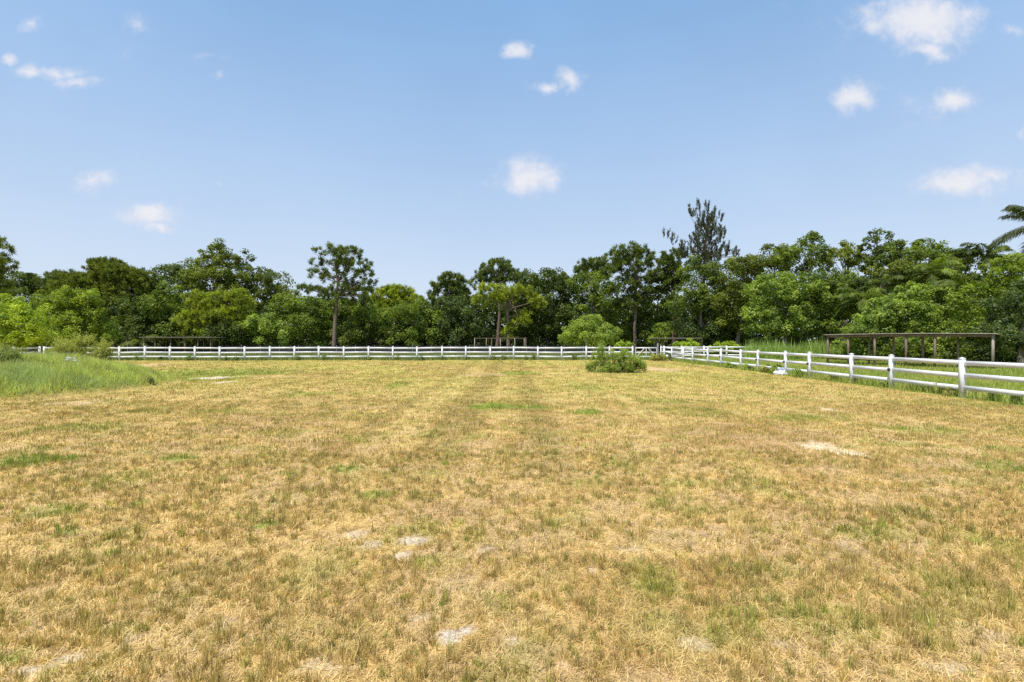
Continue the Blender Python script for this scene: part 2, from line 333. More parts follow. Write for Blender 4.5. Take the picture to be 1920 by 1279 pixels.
# ------------------------------------------------------------------ grasses (nobody could count them)
def blades(x, y, L, w, lean, col, az=None):
    k = len(x); az = rng.uniform(0, 2*math.pi, k) if az is None else az
    z = hgt(x, y)-.004
    tip = np.stack([np.cos(az)*np.sin(lean), np.sin(az)*np.sin(lean), np.cos(lean)], 1)*L[:, None]
    fa = rng.uniform(0, 2*math.pi, k); flat = lean > 1.1
    sd_ = np.stack([np.cos(fa), np.sin(fa), 0*fa], 1)
    sd_[flat] = np.stack([-np.sin(az[flat]), np.cos(az[flat]), 0*az[flat]], 1)
    B = np.stack([x, y, z], 1); s = sd_*w[:, None]*.5
    mid = B+tip*.55+np.array((0, 0, 1.))*(L*.08)[:, None]
    V = np.stack([B-s, B+s, mid+s*.8, B+tip, mid-s*.8], 1).reshape(-1, 3)
    i = np.arange(k)*5
    return V, np.stack([i, i+1, i+2, i+4], 1), np.stack([i+4, i+2, i+3], 1), np.concatenate([col, col])
def scatter(y0, y1, dens, xpad=3.6, tuft=.6, spread=.03, per=14):
    """points in a wedge that the camera and its neighbours can see, partly gathered in tufts"""
    A = (y1-y0)*(1.06*(y0+y1)+2*xpad); n_ = int(A*dens); nt_ = int(n_*tuft/per)
    def wedge(k):
        yv = rng.uniform(y0*y0, y1*y1, k)**.5; return rng.uniform(-1, 1, k)*(yv*1.06+xpad), yv
    tx, ty = wedge(max(nt_, 1)); ids = np.repeat(np.arange(len(tx)), per)
    rx_ = tx[ids]+rng.normal(0, spread, len(ids)); ry_ = ty[ids]+rng.normal(0, spread, len(ids))
    fx_, fy_ = wedge(n_-len(ids)); return rx_, ry_, ids, fx_, fy_
GRB = {'dry': [], 'thatch': [], 'green': []}
def grow(y0, y1, dens, sc_l, sc_w, spread, per):
    rx_, ry_, ids, fx_, fy_ = scatter(y0, y1, dens, tuft=.55, spread=spread, per=per)
    # standing stubble in tufts
    c, g, b = field(rx_, ry_, False); keep = rng.random(len(rx_)) > np.clip(b*1.5, 0, .97)
    keep &= (rx_ < FX-.2) & (ry_ < far_y(rx_)-.3)
    tl = rng.uniform(.5, 1.65, ids.max()+1)[ids]; th = rng.uniform(.60, 1.18, ids.max()+1)[ids]; tg = rng.random(ids.max()+1)[ids]
    cl_ = fbm(rx_*2.3, ry_*2.3, 61, 3); clus = .55+.9*cl_; keep &= rng.random(len(rx_)) < .45+1.2*sstep(.3, .6, cl_)
    L = sc_l*rng.uniform(.5, 1.25, len(rx_))*tl*clus*(1+.35*g)
    isg = (tg < .10+.75*g)
    gcol = LUSH[None]*rng.uniform(.8, 1.5, (len(rx_), 1)); gcol[:, 0] *= rng.uniform(.9, 1.5, len(rx_))
    col = np.where(isg[:, None], .35*c+.65*gcol, lerp(c, np.broadcast_to(CA((.45,.345,.10)), c.shape), np.full(len(rx_), .62)*(tg > .35)))*th[:, None]*rng.uniform(.75, 1.25, (len(rx_), 1))
    lean = np.abs(rng.normal(0, .42, len(rx_)))
    w = sc_w*rng.uniform(.7, 1.3, len(rx_))
    for key, mk in (('dry', ~isg), ('green', isg)):
        k = keep & mk
        if k.any(): GRB[key].append(blades(rx_[k], ry_[k], L[k], w[k], lean[k], col[k]))
    # flat straw
    c, g, b = field(fx_, fy_, False); k = (rng.random(len(fx_)) > np.clip(b*1.3, 0, .93)) & (fx_ < FX-.15) & (fy_ < far_y(fx_)-.2) & (moundness(fx_, fy_) < .3)
    fx_, fy_, c, g = fx_[k], fy_[k], c[k], g[k]; m_ = len(fx_)
    col = c*rng.uniform(.75, 1.3, (m_, 1)); pale = rng.random(m_) < .25; col[pale] = col[pale]*.5+CA((.78, .60, .29))*.5
    GRB['thatch'].append(blades(fx_, fy_, sc_l*rng.uniform(.6, 1.7, m_), sc_w*rng.uniform(.6, 1.1, m_), rng.uniform(1.0, 1.5, m_), col))
grow(1.3, 4.2, 10500, .056, .0042, .013, 20)
grow(4.2, 8, 4800, .054, .006, .019, 17)
grow(8, 15, 1700, .050, .010, .05, 11)
grow(15, 27, 480, .050, .018, .09, 9)
grow(27, 46, 150, .052, .032, .16, 8)
def join(parts):
    V = []; Q = []; T = []; CQ = []; CT = []; n0 = 0
    for v, q, t3, col in parts:
        V.append(v); Q.append(q+n0); T.append(t3+n0); k = len(q); CQ.append(col[:k]); CT.append(col[k:]); n0 += len(v)
    return np.concatenate(V), np.concatenate(Q), np.concatenate(T), np.concatenate(CQ+CT)
def stuff(name, parts, mat, label, cat):
    v, q, t3, col = join(parts); o = ob(name, mesh(name, v, q, t3, mat, fcol=col)); return tag(o, label, cat, kind='stuff')
stuff('dry_grass', GRB['dry'], M_straw, 'short dry golden stubble standing in tufts across the paddock', 'grass')
stuff('cut_straw', GRB['thatch'], M_straw, 'loose pale mown straw lying flat over the paddock', 'straw')
stuff('green_sprouts', GRB['green'], M_blade, 'green sprouts coming up through the dry paddock stubble', 'grass')
def region(x0, x1, y0, y1, dens, test):
    k = int((x1-x0)*(y1-y0)*dens); x = rng.uniform(x0, x1, k); y = rng.uniform(y0, y1, k); m_ = test(x, y)*1.0 > rng.random(k); return x[m_], y[m_]
def gcols(k, a, b, j=.25):
    t_ = rng.random((k, 1)); return (CA(a)*(1-t_)+CA(b)*t_)*rng.uniform(1-j, 1+j, (k, 1))
# lush pasture beyond the right fence
x, y = region(FX-.4, 40, 11.5, 48, 200, lambda x, y: (x-FX > -.45+.5*fbm(x*1.2, y*1.2, 71, 2)-.1)*np.clip(.25+1.4*(fbm(x*.5, y*.5, 72, 3)-.25), 0, 1)*(x < 1.12*y+1))
k = len(x); near = np.exp(-((x-FX-.1)/.5)**2); c, g, b = field(x, y)
parts = [blades(x, y, rng.uniform(.10, .26, k)*(.6+.8*fbm(x*.9, y*.9, 73, 3))*(1+1.7*near*fbm(x*1.9, y*1.9, 74, 3)), rng.uniform(.008, .02, k)*(.6+y/30), np.abs(rng.normal(0, .5, k)), .45*c+.55*gcols(k, (.20,.30,.04), (.40,.42,.09)))]
stuff('pasture_grass', parts, M_blade, 'lush yellow green grass growing along and beyond the right fence', 'grass')
# strip along the far fence and paddock beyond it
x, y = region(-50, 60, 44, 68, 55, lambda x, y: (y-far_y(x) > -1.0+.8*fbm(x, y, 75, 2))*((x < 15) | (y > 49))*(x < 1.1*y))
k = len(x); near = np.exp(-((y-far_y(x))/.7)**2)
parts = [blades(x, y, rng.uniform(.08, .22, k)*(1+1.4*near*fbm(x*1.3, y, 77, 3)), rng.uniform(.03, .06, k), np.abs(rng.normal(0, .5, k)), gcols(k, (.13,.17,.04), (.26,.27,.09)))]
stuff('verge_grass', parts, M_blade, 'dull green grass along the foot of the far fence and the field behind', 'grass')
# long grass on the mound
x, y = region(-28, -9.5, 11.5, 26.5, 1900, lambda x, y: moundness(x, y)*np.clip(.35+1.3*fbm(x*1.2, y*1.2, 81, 3), 0, 1)*(np.hypot((x+13.5)/1.0, (y-14.7)/.55) > 1)*(x > -1.25*y-1))
k = len(x); bl = fbm(x*.45, y*.45, 83, 3)
col = gcols(k, (.38,.47,.09), (.64,.64,.19)); col = lerp(col, CA((.34,.44,.19))[None]*rng.uniform(.8, 1.2, (k, 1)), .6*sstep(.52, .66, bl)); col[rng.random(k) < .13] = (.52, .42, .2)
parts = [blades(x, y, rng.uniform(.12, .40, k)*(.35+1.2*fbm(x*1.7, y*1.7, 84, 3)), rng.uniform(.005, .014, k), np.abs(rng.normal(.35, .55, k)), col*(.65+.7*fbm(x*2.4, y*2.4, 85, 3))[:, None])]
stuff('mound_grass', parts, M_blade, 'long soft light green grass covering the low earth mound', 'grass')
# cane grass in front of the wood on the right
x, y = region(21, 33, 44, 50.5, 120, lambda x, y: (fbm(x*.6, y*.6, 87, 3) > .44)*(x/y > .47))
k = len(x); parts = [blades(x, y, rng.uniform(.7, 2.1, k)*(.3+1.1*fbm(x*1.1, y*.6, 88, 3)), rng.uniform(.03, .06, k), np.abs(rng.normal(.12, .3, k)), gcols(k, (.20,.32,.05), (.36,.45,.10)))]
stuff('cane_grass', parts, M_blade, 'tall bright cane grass behind the second white fence', 'tall grass')

# ------------------------------------------------------------------ fences
def fence(name, label, pts, ins=(), H=1.22, pw=.125, cap=True, rails=(1.10, .70, .32), skip=(), rmat=None):
    p0 = np.array(pts[0]); root = thing(name, (p0[0], p0[1], 0), label, 'fence')
    mb = MB(); mb.box((0, 0, (H-.15)/2), (pw, pw, H+.15)); mb.cap((0, 0, H), pw+.012, .035); pm = mesh('post', np.concatenate(mb.V), mb.Q, mb.T, M_white)
    im = MB(); im.box((-pw/2-.02, 0, 0), (.05, .07, .10)); im.tube([(-pw/2-.06, 0, -.03), (-pw/2-.06, 0, .04)], [.03, .03]); imesh = mesh('insulator', np.concatenate(im.V), im.Q, im.T, M_black)
    for i, p in enumerate(pts):
        if i in skip: continue
        po = ob('post', pm, root, (p[0]-p0[0], p[1]-p0[1], float(hgt(np.array(p[0]), np.array(p[1])))))
        po.rotation_euler = (rng.normal(0, .008), rng.normal(0, .008), rng.normal(0, .03))
        if i in ins: ob('insulator', imesh, po, (0, 0, .70))
    for i in range(len(pts)-1):
        a = np.array(pts[i])-p0; b = np.array(pts[i+1])-p0
        za = float(hgt(np.array(pts[i][0]), np.array(pts[i][1]))); zb = float(hgt(np.array(pts[i+1][0]), np.array(pts[i+1][1])))
        for z in rails:
            j = rng.normal(0, .007, 2); r = MB(); r.beam((*a, z+za+j[0]), (*b, z+zb+j[1]), .042, .145); r.build('rail', M_white, root)
    return root
far_px = [83,130,177,224,271.5,318.5,365.5,412,458.5,506,552,598,644.7,691,736.5,782,829,873.5,919,963,1008.5,1053,1099,1142.6,1186]
def on_far(px): s = (px-960)/F; Y = 45.2/(1-.03*s); return (s*Y, Y)
fence('paddock_fence', 'long white three rail fence across the far end of the paddock', [on_far(p) for p in far_px])
right_px = [1805,1671,1597,1518,1473.5,1421,1389,1352,1327,1299,1281.5,1260,1246]
rp = [(FX, FX*F/(p-960)) for p in right_px]; rp = [(FX+.05, 10.9), (FX, 13.3)]+rp+[(FX+.05, 47.4)]
fence('side_fence', 'white three rail fence running from the right edge back to the gate', rp, ins=(3, 5, 6, 7, 9, 10))
back_px = [1278,1320,1362.5,1408,1443,1487.5,1525,1568]
fence('back_fence', 'low white fence in front of the tall cane grass and wood', [(FX+.35, 47.6)]+[((p-960)/F*d, d) for p, d in zip(back_px, np.linspace(48, 50, 8))])
lx = on_far(83); fence('corner_fence', 'white fence stub coming forward from the left corner behind the mound', [(lx[0]-.32, lx[1]-.1), (lx[0]-.34, lx[1]-2.4), (lx[0]-.38, lx[1]-4.7), (lx[0]-.4, lx[1]-7)])
# the gate
gx0 = on_far(1191.5)[0]; gx1 = on_far(1230.5)[0]; gyy = 45.5; w_ = gx1-gx0
gate = thing('field_gate', (gx0, gyy, 0), 'white metal gate with slanted braces between two steel poles', 'gate')
f = MB(); f.tube([(0, 0, .28), (0, 0, 1.15)], [.03]*2); f.tube([(w_, 0, .28), (w_, 0, 1.15)], [.03]*2); f.build('side_rail', M_white, gate)
for z in (1.10, .68, .30):
    f = MB(); f.beam((0, 0, z), (w_, 0, z), .05, .12 if z > .4 else .09); f.build('rail', M_white, gate)
f = MB(); f.tube([(w_/2, -.05, .30), (w_/2, -.05, 1.1)], [.04]*2); f.build('centre_bar', M_white, gate)
for a, b in ((.08, .40), (.92, .60)):
    f = MB(); f.tube([(w_*a, -.07, .34), (w_*b, -.07, 1.06)], [.035]*2); f.build('brace', M_white, gate)
for px, mat, h, lab in ((1189.5, M_darkpole, 1.32, 'short dark steel gate pole beside the white end post'), (1233, M_pole, 1.50, 'taller grey steel gate pole at the right end of the gate')):
    f = MB(); f.tube([(0, 0, -.1), (0, 0, h)], [.05, .05], 10); f.tube([(0, 0, h), (0, 0, h+.03)], [.058, .03], 10)
    o = f.build('gate_pole', mat, None, (on_far(px)[0], gyy, 0), True); tag(o, lab, 'pole', 'steel gate poles')
# low dark screen fence in front of the wood
D1 = 66.0
sc = thing('screen_fence', ((240-960)/F*D1, D1, 0), 'low black cloth screen fence stretched along the foot of the trees', 'screen fence')
x1 = (1165-240)/F*D1; ns = 26
V = []; 
for i in range(ns*6+1):
    xx = x1*i/(ns*6); t_ = (i % 6)/6; V += [(xx, .02*math.sin(i*1.3), .02), (xx, .02*math.sin(i*1.3), 1.06-.045*math.sin(math.pi*t_))]
ob('cloth', mesh('cloth', V, [(2*i, 2*i+2, 2*i+3, 2*i+1) for i in range(ns*6)], None, M_cloth), sc)
for i in range(ns+1):
    p = MB(); p.tube([(x1*i/ns, -.05, -.05), (x1*i/ns, -.05, 1.12+.05*rng.random())], [.035, .03], 6); p.build('post', M_pole, sc)

# ------------------------------------------------------------------ open shelters
def shelter(label, A, B, H, depth, front, back, roof='tin', beam=.12, over=.25, pole=.07, bow=0.0, mat=M_wood):
    A = np.array(A, float); B = np.array(B, float); Lg = np.linalg.norm(B-A); uu = (B-A)/Lg; nn = np.array((-uu[1], uu[0])); 
    if nn[1] < 0: nn = -nn
    root = thing('open_shelter', (A[0], A[1], 0), label, 'shelter', 'open timber shelters around the paddocks')
    def P(s, q, z): v = uu*s+nn*q; return (v[0], v[1], z)
    rz = math.atan2(uu[1], uu[0])
    for row, q in ((front, 0), (back, depth)):
        for s in row:
            m_ = MB(); h = H-.02+bow*math.sin(math.pi*min(max(s/Lg, 0), 1)); tl = rng.normal(0, .02, 2); m_.beam(P(s+tl[0], q+tl[1], -.1), P(s, q, h), pole*rng.uniform(1.5, 2.1), pole*2); m_.build('post', M_greywood if rng.random() < .45 else mat, root)
    for q in (0, depth):
        m_ = MB(); ns_ = 6
        for i in range(ns_):
            s0 = Lg*i/ns_; s1 = Lg*(i+1)/ns_; m_.beam(P(s0-.05*(i == 0), q, H-beam/2-.02+bow*math.sin(math.pi*i/ns_)), P(s1, q, H-beam/2-.02+bow*math.sin(math.pi*(i+1)/ns_)), .05, beam)
        m_.build('beam', mat, root)
    if roof == 'tin':
        V = []; Q = []; ks = 60
        for i in range(ks+1):
            s = -over+(Lg+2*over)*i/ks; zz = H+.02+bow*math.sin(math.pi*min(max(s/Lg, 0), 1))+.012*(i % 2)
            V += [P(s, -over, zz+.01), P(s, depth+over, zz-.05), P(s, -over, zz-.025), P(s, depth+over, zz-.085)]
        for i in range(ks):
            a = 4*i; Q += [(a, a+4, a+5, a+1), (a+2, a+3, a+7, a+6), (a, a+2, a+6, a+4), (a+1, a+5, a+7, a+3)]
        Q += [(0, 1, 3, 2), (4*ks, 4*ks+2, 4*ks+3, 4*ks+1)]
        ob('roof', mesh('roof', V, Q, None, M_tin), root)
    else:
        for s in np.linspace(0, Lg, 7):
            m_ = MB(); m_.beam(P(s, -.1, H+.03), P(s, depth+.1, H+.03), .05, .07); m_.build('rafter', mat, root)
    return root
def along(A, B, pxs):                         # distances along A-B where the sight lines of these columns cross it
    A = np.array(A); B = np.array(B); u_ = (B-A)/np.linalg.norm(B-A); r_ = []
    for p in pxs:
        k_ = (p-960)/F; r_.append((A[0]-k_*A[1])/(k_*u_[1]-u_[0]))
    return r_
A = ((1551-960)/F*36.5, 36.5); B = ((1863-960)/F*30.0, 30.0)
u_ = np.array(B)-np.array(A); u_ /= np.linalg.norm(u_); n_ = np.array((-u_[1], u_[0])); Ab = np.array(A)+n_*2.3; Bb = np.array(B)+n_*2.3
shelter('long brown timber shelter with flat roof behind the right fence', A, B, 2.19, 2.3, along(A, B, [1552,1590,1640,1699,1753,1862]), along(Ab, Bb, [1630,1675,1730,1796]), bow=.05, beam=.17, over=.2, pole=.055)
A = ((269-960)/F*64.5, 64.5); B = ((395-960)/F*64, 64)
shelter('thin roofed shelter in front of dark trees at the far left', A, B, 2.16, 2.2, along(A, B, [270,291,320,347,371,395]), along((A[0], A[1]+2.2), (B[0], B[1]+2.2), [300,335,380]), beam=.10, over=.35, pole=.055)
A = ((890-960)/F*64, 64); B = ((986-960)/F*64, 64)
shelter('bare post and beam shelter frame without roof at the centre', A, B, 2.1, 2.0, along(A, B, [890,912,938,965,986]), along((A[0], 66), (B[0], 66), [922,983]), roof=None, beam=.07, pole=.045)
A = ((1222-960)/F*58, 58); B = ((1308-960)/F*56, 56)
shelter('small flat roofed shelter just behind the gate', A, B, 2.02, 2.2, along(A, B, [1232,1262,1305]), along((A[0], 60.2), (B[0], 58.2), [1245,1290]), beam=.08, over=.35, pole=.05)

# ------------------------------------------------------------------ foliage
def rdir(k):
    v = rng.normal(size=(k, 3)); return v/np.linalg.norm(v, axis=1)[:, None]
def leafset(P, Nn, D, L, Wd, col):
    """diamond leaves at P, normal Nn, pointing D"""
    D = D-(D*Nn).sum(1)[:, None]*Nn; D /= (np.linalg.norm(D, axis=1)[:, None]+1e-9); S = np.cross(Nn, D)
    l_ = L[:, None]; w_ = Wd[:, None]
    V = np.stack([P-D*l_*.5, P+S*w_*.5-D*l_*.05, P+D*l_*.5-Nn*l_*.12, P-S*w_*.5-D*l_*.05], 1).reshape(-1, 3)
    return V, np.arange(len(P)*4).reshape(-1, 4), col
def clumps_in(lobes, rc, cover, inner=.25, bias=.25, wob=.22):
    cs = []; ns = []
    for c, r in lobes:
        area = 4*math.pi*((r[0]*r[1])**1.6/3+(r[0]*r[2])**1.6/3+(r[1]*r[2])**1.6/3)**(1/1.6)
        k = max(4, int(cover*area/(math.pi*rc*rc))); d = rdir(k); d[:, 2] += bias; d /= np.linalg.norm(d, axis=1)[:, None]
        rr = np.where(rng.random(k) < inner, rng.uniform(.35, .8, k), rng.uniform(.82, 1.0, k)+rng.normal(0, wob*.3, k))
        ph = rng.uniform(0, 6, 3); rr *= 1+wob*np.sin(3*d[:, 0]+ph[0])*np.sin(4*d[:, 2]+ph[1])
        cs.append(c+d*r*rr[:, None]); ns.append(d)
    return np.concatenate(cs), np.concatenate(ns)
def crown_broad(lobes, leaf, colA, colB, rc=.8, cover=1.0, dens=1.0, flat=.85, droop=.1, inner=.25, wob=.22):
    cc, cn = clumps_in(lobes, rc, cover, inner, wob=wob)
    k = len(cc); per = max(6, int(dens*2.6*rc*rc*4/(leaf*leaf*.9)/2.2)); rcs = rc*rng.uniform(.5, 1.3, k)
    ids = np.repeat(np.arange(k), per); m_ = len(ids); d = rdir(m_)*.85+cn[ids]*.30; d[:, 2] += .16; d /= np.linalg.norm(d, axis=1)[:, None]
    rad = rcs[ids]*rng.uniform(.25, 1.15, m_)**.6
    P = cc[ids]+d*rad[:, None]*np.array((1, 1, flat))
    Nn = d*.55+rdir(m_)*.75+np.array((0, 0, .35)); Nn /= np.linalg.norm(Nn, axis=1)[:, None]
    D = rdir(m_)+d*.6; D[:, 2] -= droop
    t_ = np.clip(rng.normal(.5, .28, k), 0, 1)[ids]; t_ = np.clip(t_+rng.normal(0, .15, m_), 0, 1)[:, None]
    col = (CA(colA)*(1-t_)+CA(colB)*t_)*rng.uniform(.8, 1.2, (m_, 1))
    return leafset(P, Nn, D, leaf*rng.uniform(.7, 1.35, m_), leaf*.75*rng.uniform(.7, 1.3, m_), col), cc
def crown_needle(lobes, L, colA, colB, rc=.55, cover=.9, per=46, up=.35, width=.035, elong=1.0, inner=.35, wob=.2):
    tight = .45 if up > 1 else .85
    """bunches of long needles at branch ends"""
    cc, cn = clumps_in(lobes, rc, cover, inner, bias=.15, wob=wob); k = len(cc); ids = np.repeat(np.arange(k), per); m_ = len(ids)
    ax = cn*.5+rdir(k)*.25; ax[:, 2] += up; ax /= np.linalg.norm(ax, axis=1)[:, None]
    d = rdir(m_)*tight+ax[ids]*.75; d /= np.linalg.norm(d, axis=1)[:, None]
    off = rdir(m_)*rng.uniform(0, rc*.75, (m_, 1))*np.array((1, 1, 1)) if elong == 1 else rdir(m_)*rc*.22*rng.random((m_, 1))+ax[ids]*rng.uniform(-rc*elong, rc*elong, (m_, 1))*.8
    P = cc[ids]+off+d*L*.4
    Nn = np.cross(d, rdir(m_)); Nn /= (np.linalg.norm(Nn, axis=1)[:, None]+1e-9)
    t_ = np.clip(np.clip(rng.normal(.5, .3, k), 0, 1)[ids]+rng.normal(0, .12, m_), 0, 1)[:, None]
    col = (CA(colA)*(1-t_)+CA(colB)*t_)*rng.uniform(.8, 1.2, (m_, 1))
    return leafset(P, Nn, d, L*rng.uniform(.7, 1.3, m_), np.full(m_, width)*rng.uniform(.7, 1.4, m_), col), cc
def bend(a, b, k, amp):
    t_ = np.linspace(0, 1, k)[:, None]; p = np.array(a)*(1-t_)+np.array(b)*t_
    w_ = np.sin(np.pi*t_); p = p+w_*rng.normal(0, amp, 3); p[1:-1] += rng.normal(0, amp*.25, (k-2, 3)); return p
def wood(root, base, top, r0, cc, nb, mat, amp=.25, r1=.16, start=.35, lean=None):
    mb = MB(); top = np.array(top, float); tr = bend((0, 0, -.2), top, 8, amp) if lean is None else np.array(lean, float)
    m_ = len(tr); rr = r0*np.linspace(1.12, r1, m_); mb.tube(tr, rr, 8); t_o = mb.build('trunk', mat, root, smooth=True)
    if nb and len(cc):
        lb = MB(); sel = cc[rng.choice(len(cc), min(nb, len(cc)), replace=False)]
        for e in sel:
            hz_ = tr[:, 2]; k = np.argmin(np.abs(hz_-(start*hz_[-1]+(e[2]-start*hz_[-1])*.62) if e[2] > start*hz_[-1] else np.abs(hz_-start*hz_[-1])))
            k = int(np.clip(k, 1, m_-1)); s_ = tr[k]; ln = np.linalg.norm(e-s_)
            if ln < .3: continue
            q = bend(s_, e, 5, ln*.06); rb = min(rr[k]*.45, .013*ln+.025); lb.tube(q, np.linspace(rb, rb*.25, 5), 5)
        lb.build('limbs', mat, root, smooth=True)
def world_lobes(lob, d, base, depth=.85):
    r_ = []
    for l_ in lob:
        px, py, rx, ry = l_[:4]; dd = d+(l_[4] if len(l_) > 4 else 0)
        c = W(px, py, dd)-base; r_.append((c, np.array((rx/F*dd, rx/F*dd*depth, ry/F*dd))))
    return r_
PAL = {  # foliage base colours, dark to light
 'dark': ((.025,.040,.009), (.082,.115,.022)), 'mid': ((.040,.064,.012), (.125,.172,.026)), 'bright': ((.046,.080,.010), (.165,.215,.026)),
 'lime': ((.085,.135,.012), (.235,.300,.036)), 'olive': ((.042,.060,.011), (.125,.155,.026)), 'pine': ((.030,.050,.014), (.100,.135,.030)),
 'ypine': ((.080,.115,.013), (.225,.270,.034)), 'grey': ((.026,.034,.020), (.062,.074,.044)), 'leaf2': ((.052,.088,.018), (.180,.245,.046)), 'blue': ((.026,.044,.014), (.070,.102,.030))}
PAL['pale'] = ((.065,.105,.018), (.21,.27,.055)); PAL['pdark'] = ((.020,.028,.012), (.052,.066,.026))
PAL = {k: tuple((c[0]*2.0, c[1]*1.83, c[2]*1.45) for c in v) for k, v in PAL.items()}
def tree(name, kind, pal, d, bx, lob, label, cat='tree', group=None, leaf=None, rc=None, trunk=None, lean=None, cover=1.0, dens=1.0, nb=None, up=.35, bark=None, wob=.22, topy=None, per=None, elong=1.0, sub=True):
    X = (bx-960)/F*d; base = np.array((X, d, 0.)); base[2] = float(hgt(np.array(X), np.array(float(d))))
    root = thing(name, tuple(base), label, cat, group); wl = world_lobes(lob, d, base); a, b = PAL[pal]; s = d/70
    if kind == 'broad':
        lf = leaf or .25*s; (V, Q, col), cc = crown_broad(wl, lf, a, b, rc or .95*s**.5, cover*.92, dens*1.9, wob=wob); m_ = M_leaf
    else:
        (V, Q, col), cc = crown_needle(wl, leaf or .42, a, b, rc or .46, cover*1.25, int((per or 40)*1.15), up, .075*s, elong, wob=wob); m_ = M_needle
    ob('crown', mesh('crown', V, Q, None, m_, fcol=col), root)
    ht = max(wl, key=lambda q: q[0][2]); zt = ht[0][2]-ht[1][2]*.3; xt = ht[0][0]*.9
    tr = trunk or .16+.01*zt
    wood(root, base, (xt, ht[0][1]*.5, zt), tr, cc, nb if nb is not None else (26 if kind == 'needle' else 12), bark or (M_bark if kind == 'needle' else M_bark2), amp=.2, lean=None if lean is None else [tuple(W(px, py, d)-base) for px, py in lean], start=.45 if kind == 'needle' else .25)
    return root
GW = 'trees of the wood behind the paddock'
# --- left part of the wood
tree('pine_tree','needle','olive',58,-22,[(-2,465,22,16),(3,497,24,11),(-14,515,26,16),(-8,540,22,12)],'tall loose pine cut by the left edge of the photo',group=GW,cover=1.1)
tree('broadleaf_tree','broad','dark',76,55,[(35,537,42,20),(78,530,38,18),(45,560,55,30)],'dark rounded tree behind the bright bushes at the far left',group=GW)
tree('pine_tree','needle','pine',82,122,[(120,521,26,12),(122,545,42,22),(150,540,30,18)],'small dark flat-topped pine left of the broad olive one',group=GW,cover=1.3)
tree('pine_tree','needle','olive',73,216,[(205,500,36,14),(222,516,50,20),(165,530,48,16),(150,548,55,20),(232,548,52,34),(190,575,60,34)],'broad olive pine with a raised dark crown top on the left',group=GW,cover=1.3)
tree('broadleaf_tree','broad','dark',77,305,[(285,545,38,24),(322,515,28,16),(350,512,26,20),(330,545,45,30),(300,585,50,40)],'dark tree in the dip between broad olive pine and tall lobed tree',group=GW)
tree('broadleaf_tree','broad','bright',46,128,[(135,560,42,16),(100,575,50,26),(165,578,36,28),(85,605,55,32),(150,612,52,36),(185,612,20,26),(110,635,75,20)],'wide bright green tree behind the grassy mound',group=GW,leaf=.17,rc=.50,cover=.95,wob=.35)
tree('broadleaf_tree','broad','lime',31,12,[(8,582,48,22),(35,602,42,26),(5,620,55,25),(58,628,26,12),(20,636,40,10)],'vivid lime green tree at the left frame edge',group=GW,leaf=.12,rc=.36,cover=.9,wob=.35)
tree('broadleaf_tree','broad','dark',70,238,[(240,595,40,38),(232,628,45,24),(285,625,42,26)],'shadowy dark tree right of the wide bright one',group=GW)
tree('broadleaf_tree','broad','mid',71,312,[(318,568,40,30),(298,595,38,34),(345,605,32,34),(320,630,50,22)],'mid green tree rising behind the left thin roofed shelter',group=GW)
tree('broadleaf_tree','broad','olive',73,412,[(400,474,26,14),(422,488,26,16),(385,496,26,18),(372,520,32,20),(425,512,40,20),(400,545,46,32),(440,545,30,28)],'tallest lobed olive tree in the left part of the wood',group=GW,rc=.75,wob=.3)
tree('broadleaf_tree','broad','dark',75,466,[(462,490,20,15),(478,512,24,14),(460,535,32,20)],'narrow dark crown leaning right of the tallest lobed olive tree',group=GW,rc=.6,cover=.8)
tree('pine_tree','needle','ypine',69,392,[(372,562,26,17),(362,600,26,20),(368,625,24,14),(400,590,26,20),(445,560,26,18),(438,590,36,20),(452,612,28,14),(410,560,20,14)],'yellow green pine with layered boughs left of centre',group=GW,cover=1.2,per=50)
tree('broadleaf_tree','broad','dark',69.5,432,[(425,620,45,30),(400,632,40,20),(470,628,40,22)],'low dark tree under the yellow green layered pine',group=GW)
tree('broadleaf_tree','broad','olive',75,510,[(508,535,32,20),(495,565,40,30),(532,560,26,22)],'olive tree sloping down toward the gap left of the lone tall pine',group=GW)
tree('broadleaf_tree','broad','leaf2',69,500,[(500,615,42,26),(478,635,35,18),(530,635,35,18)],'pale leafed bushy tree low left of the lone tall pine',group=GW)
tree('broadleaf_tree','broad','mid',71,562,[(545,585,38,26),(580,590,36,26),(560,615,50,30),(590,635,40,20)],'round mid green tree directly left of the tall pine trunk',group=GW)
# --- the lone tall pine
tree('pine_tree','needle','pine',67.5,627,[(622,472,28,11),(655,474,30,11),(597,492,16,8),(640,494,34,8),(676,496,20,12),(592,512,20,8),(625,512,18,8),(664,514,20,9),(690,520,18,22),(650,540,28,14),(672,548,32,18),(590,545,24,8),(566,541,14,6),(618,552,22,10),(690,560,16,12),(645,567,24,12),(612,522,12,8)],
  'tall lone pine with a domed open crown and bare trunk',group=GW,cover=.62,lean=[(626,664),(627,640),(628,610),(630,580),(632,555),(633,530),(630,505),(634,480)],trunk=.31,nb=60,per=44,rc=.48)
tree('broadleaf_tree','broad','mid',75,645,[(650,583,55,20),(610,590,40,22),(690,595,45,25),(650,615,70,30)],'wide green thicket tree behind the lone pine trunk',group=GW)
tree('broadleaf_tree','broad','olive',70,690,[(690,628,45,26),(650,640,35,18),(725,638,30,18)],'low olive tree just right of the lone pine trunk',group=GW)
tree('pine_tree','needle','ypine',79,744,[(742,548,26,13),(725,560,34,15),(762,562,28,16),(740,580,45,20)],'small light green round pine right of the lone tall one',group=GW,cover=1.3)
tree('broadleaf_tree','broad','mid',70,772,[(775,590,40,25),(738,612,45,30),(795,612,32,28),(770,635,55,20)],'bushy mid green tree left of the forked centre pine',group=GW)
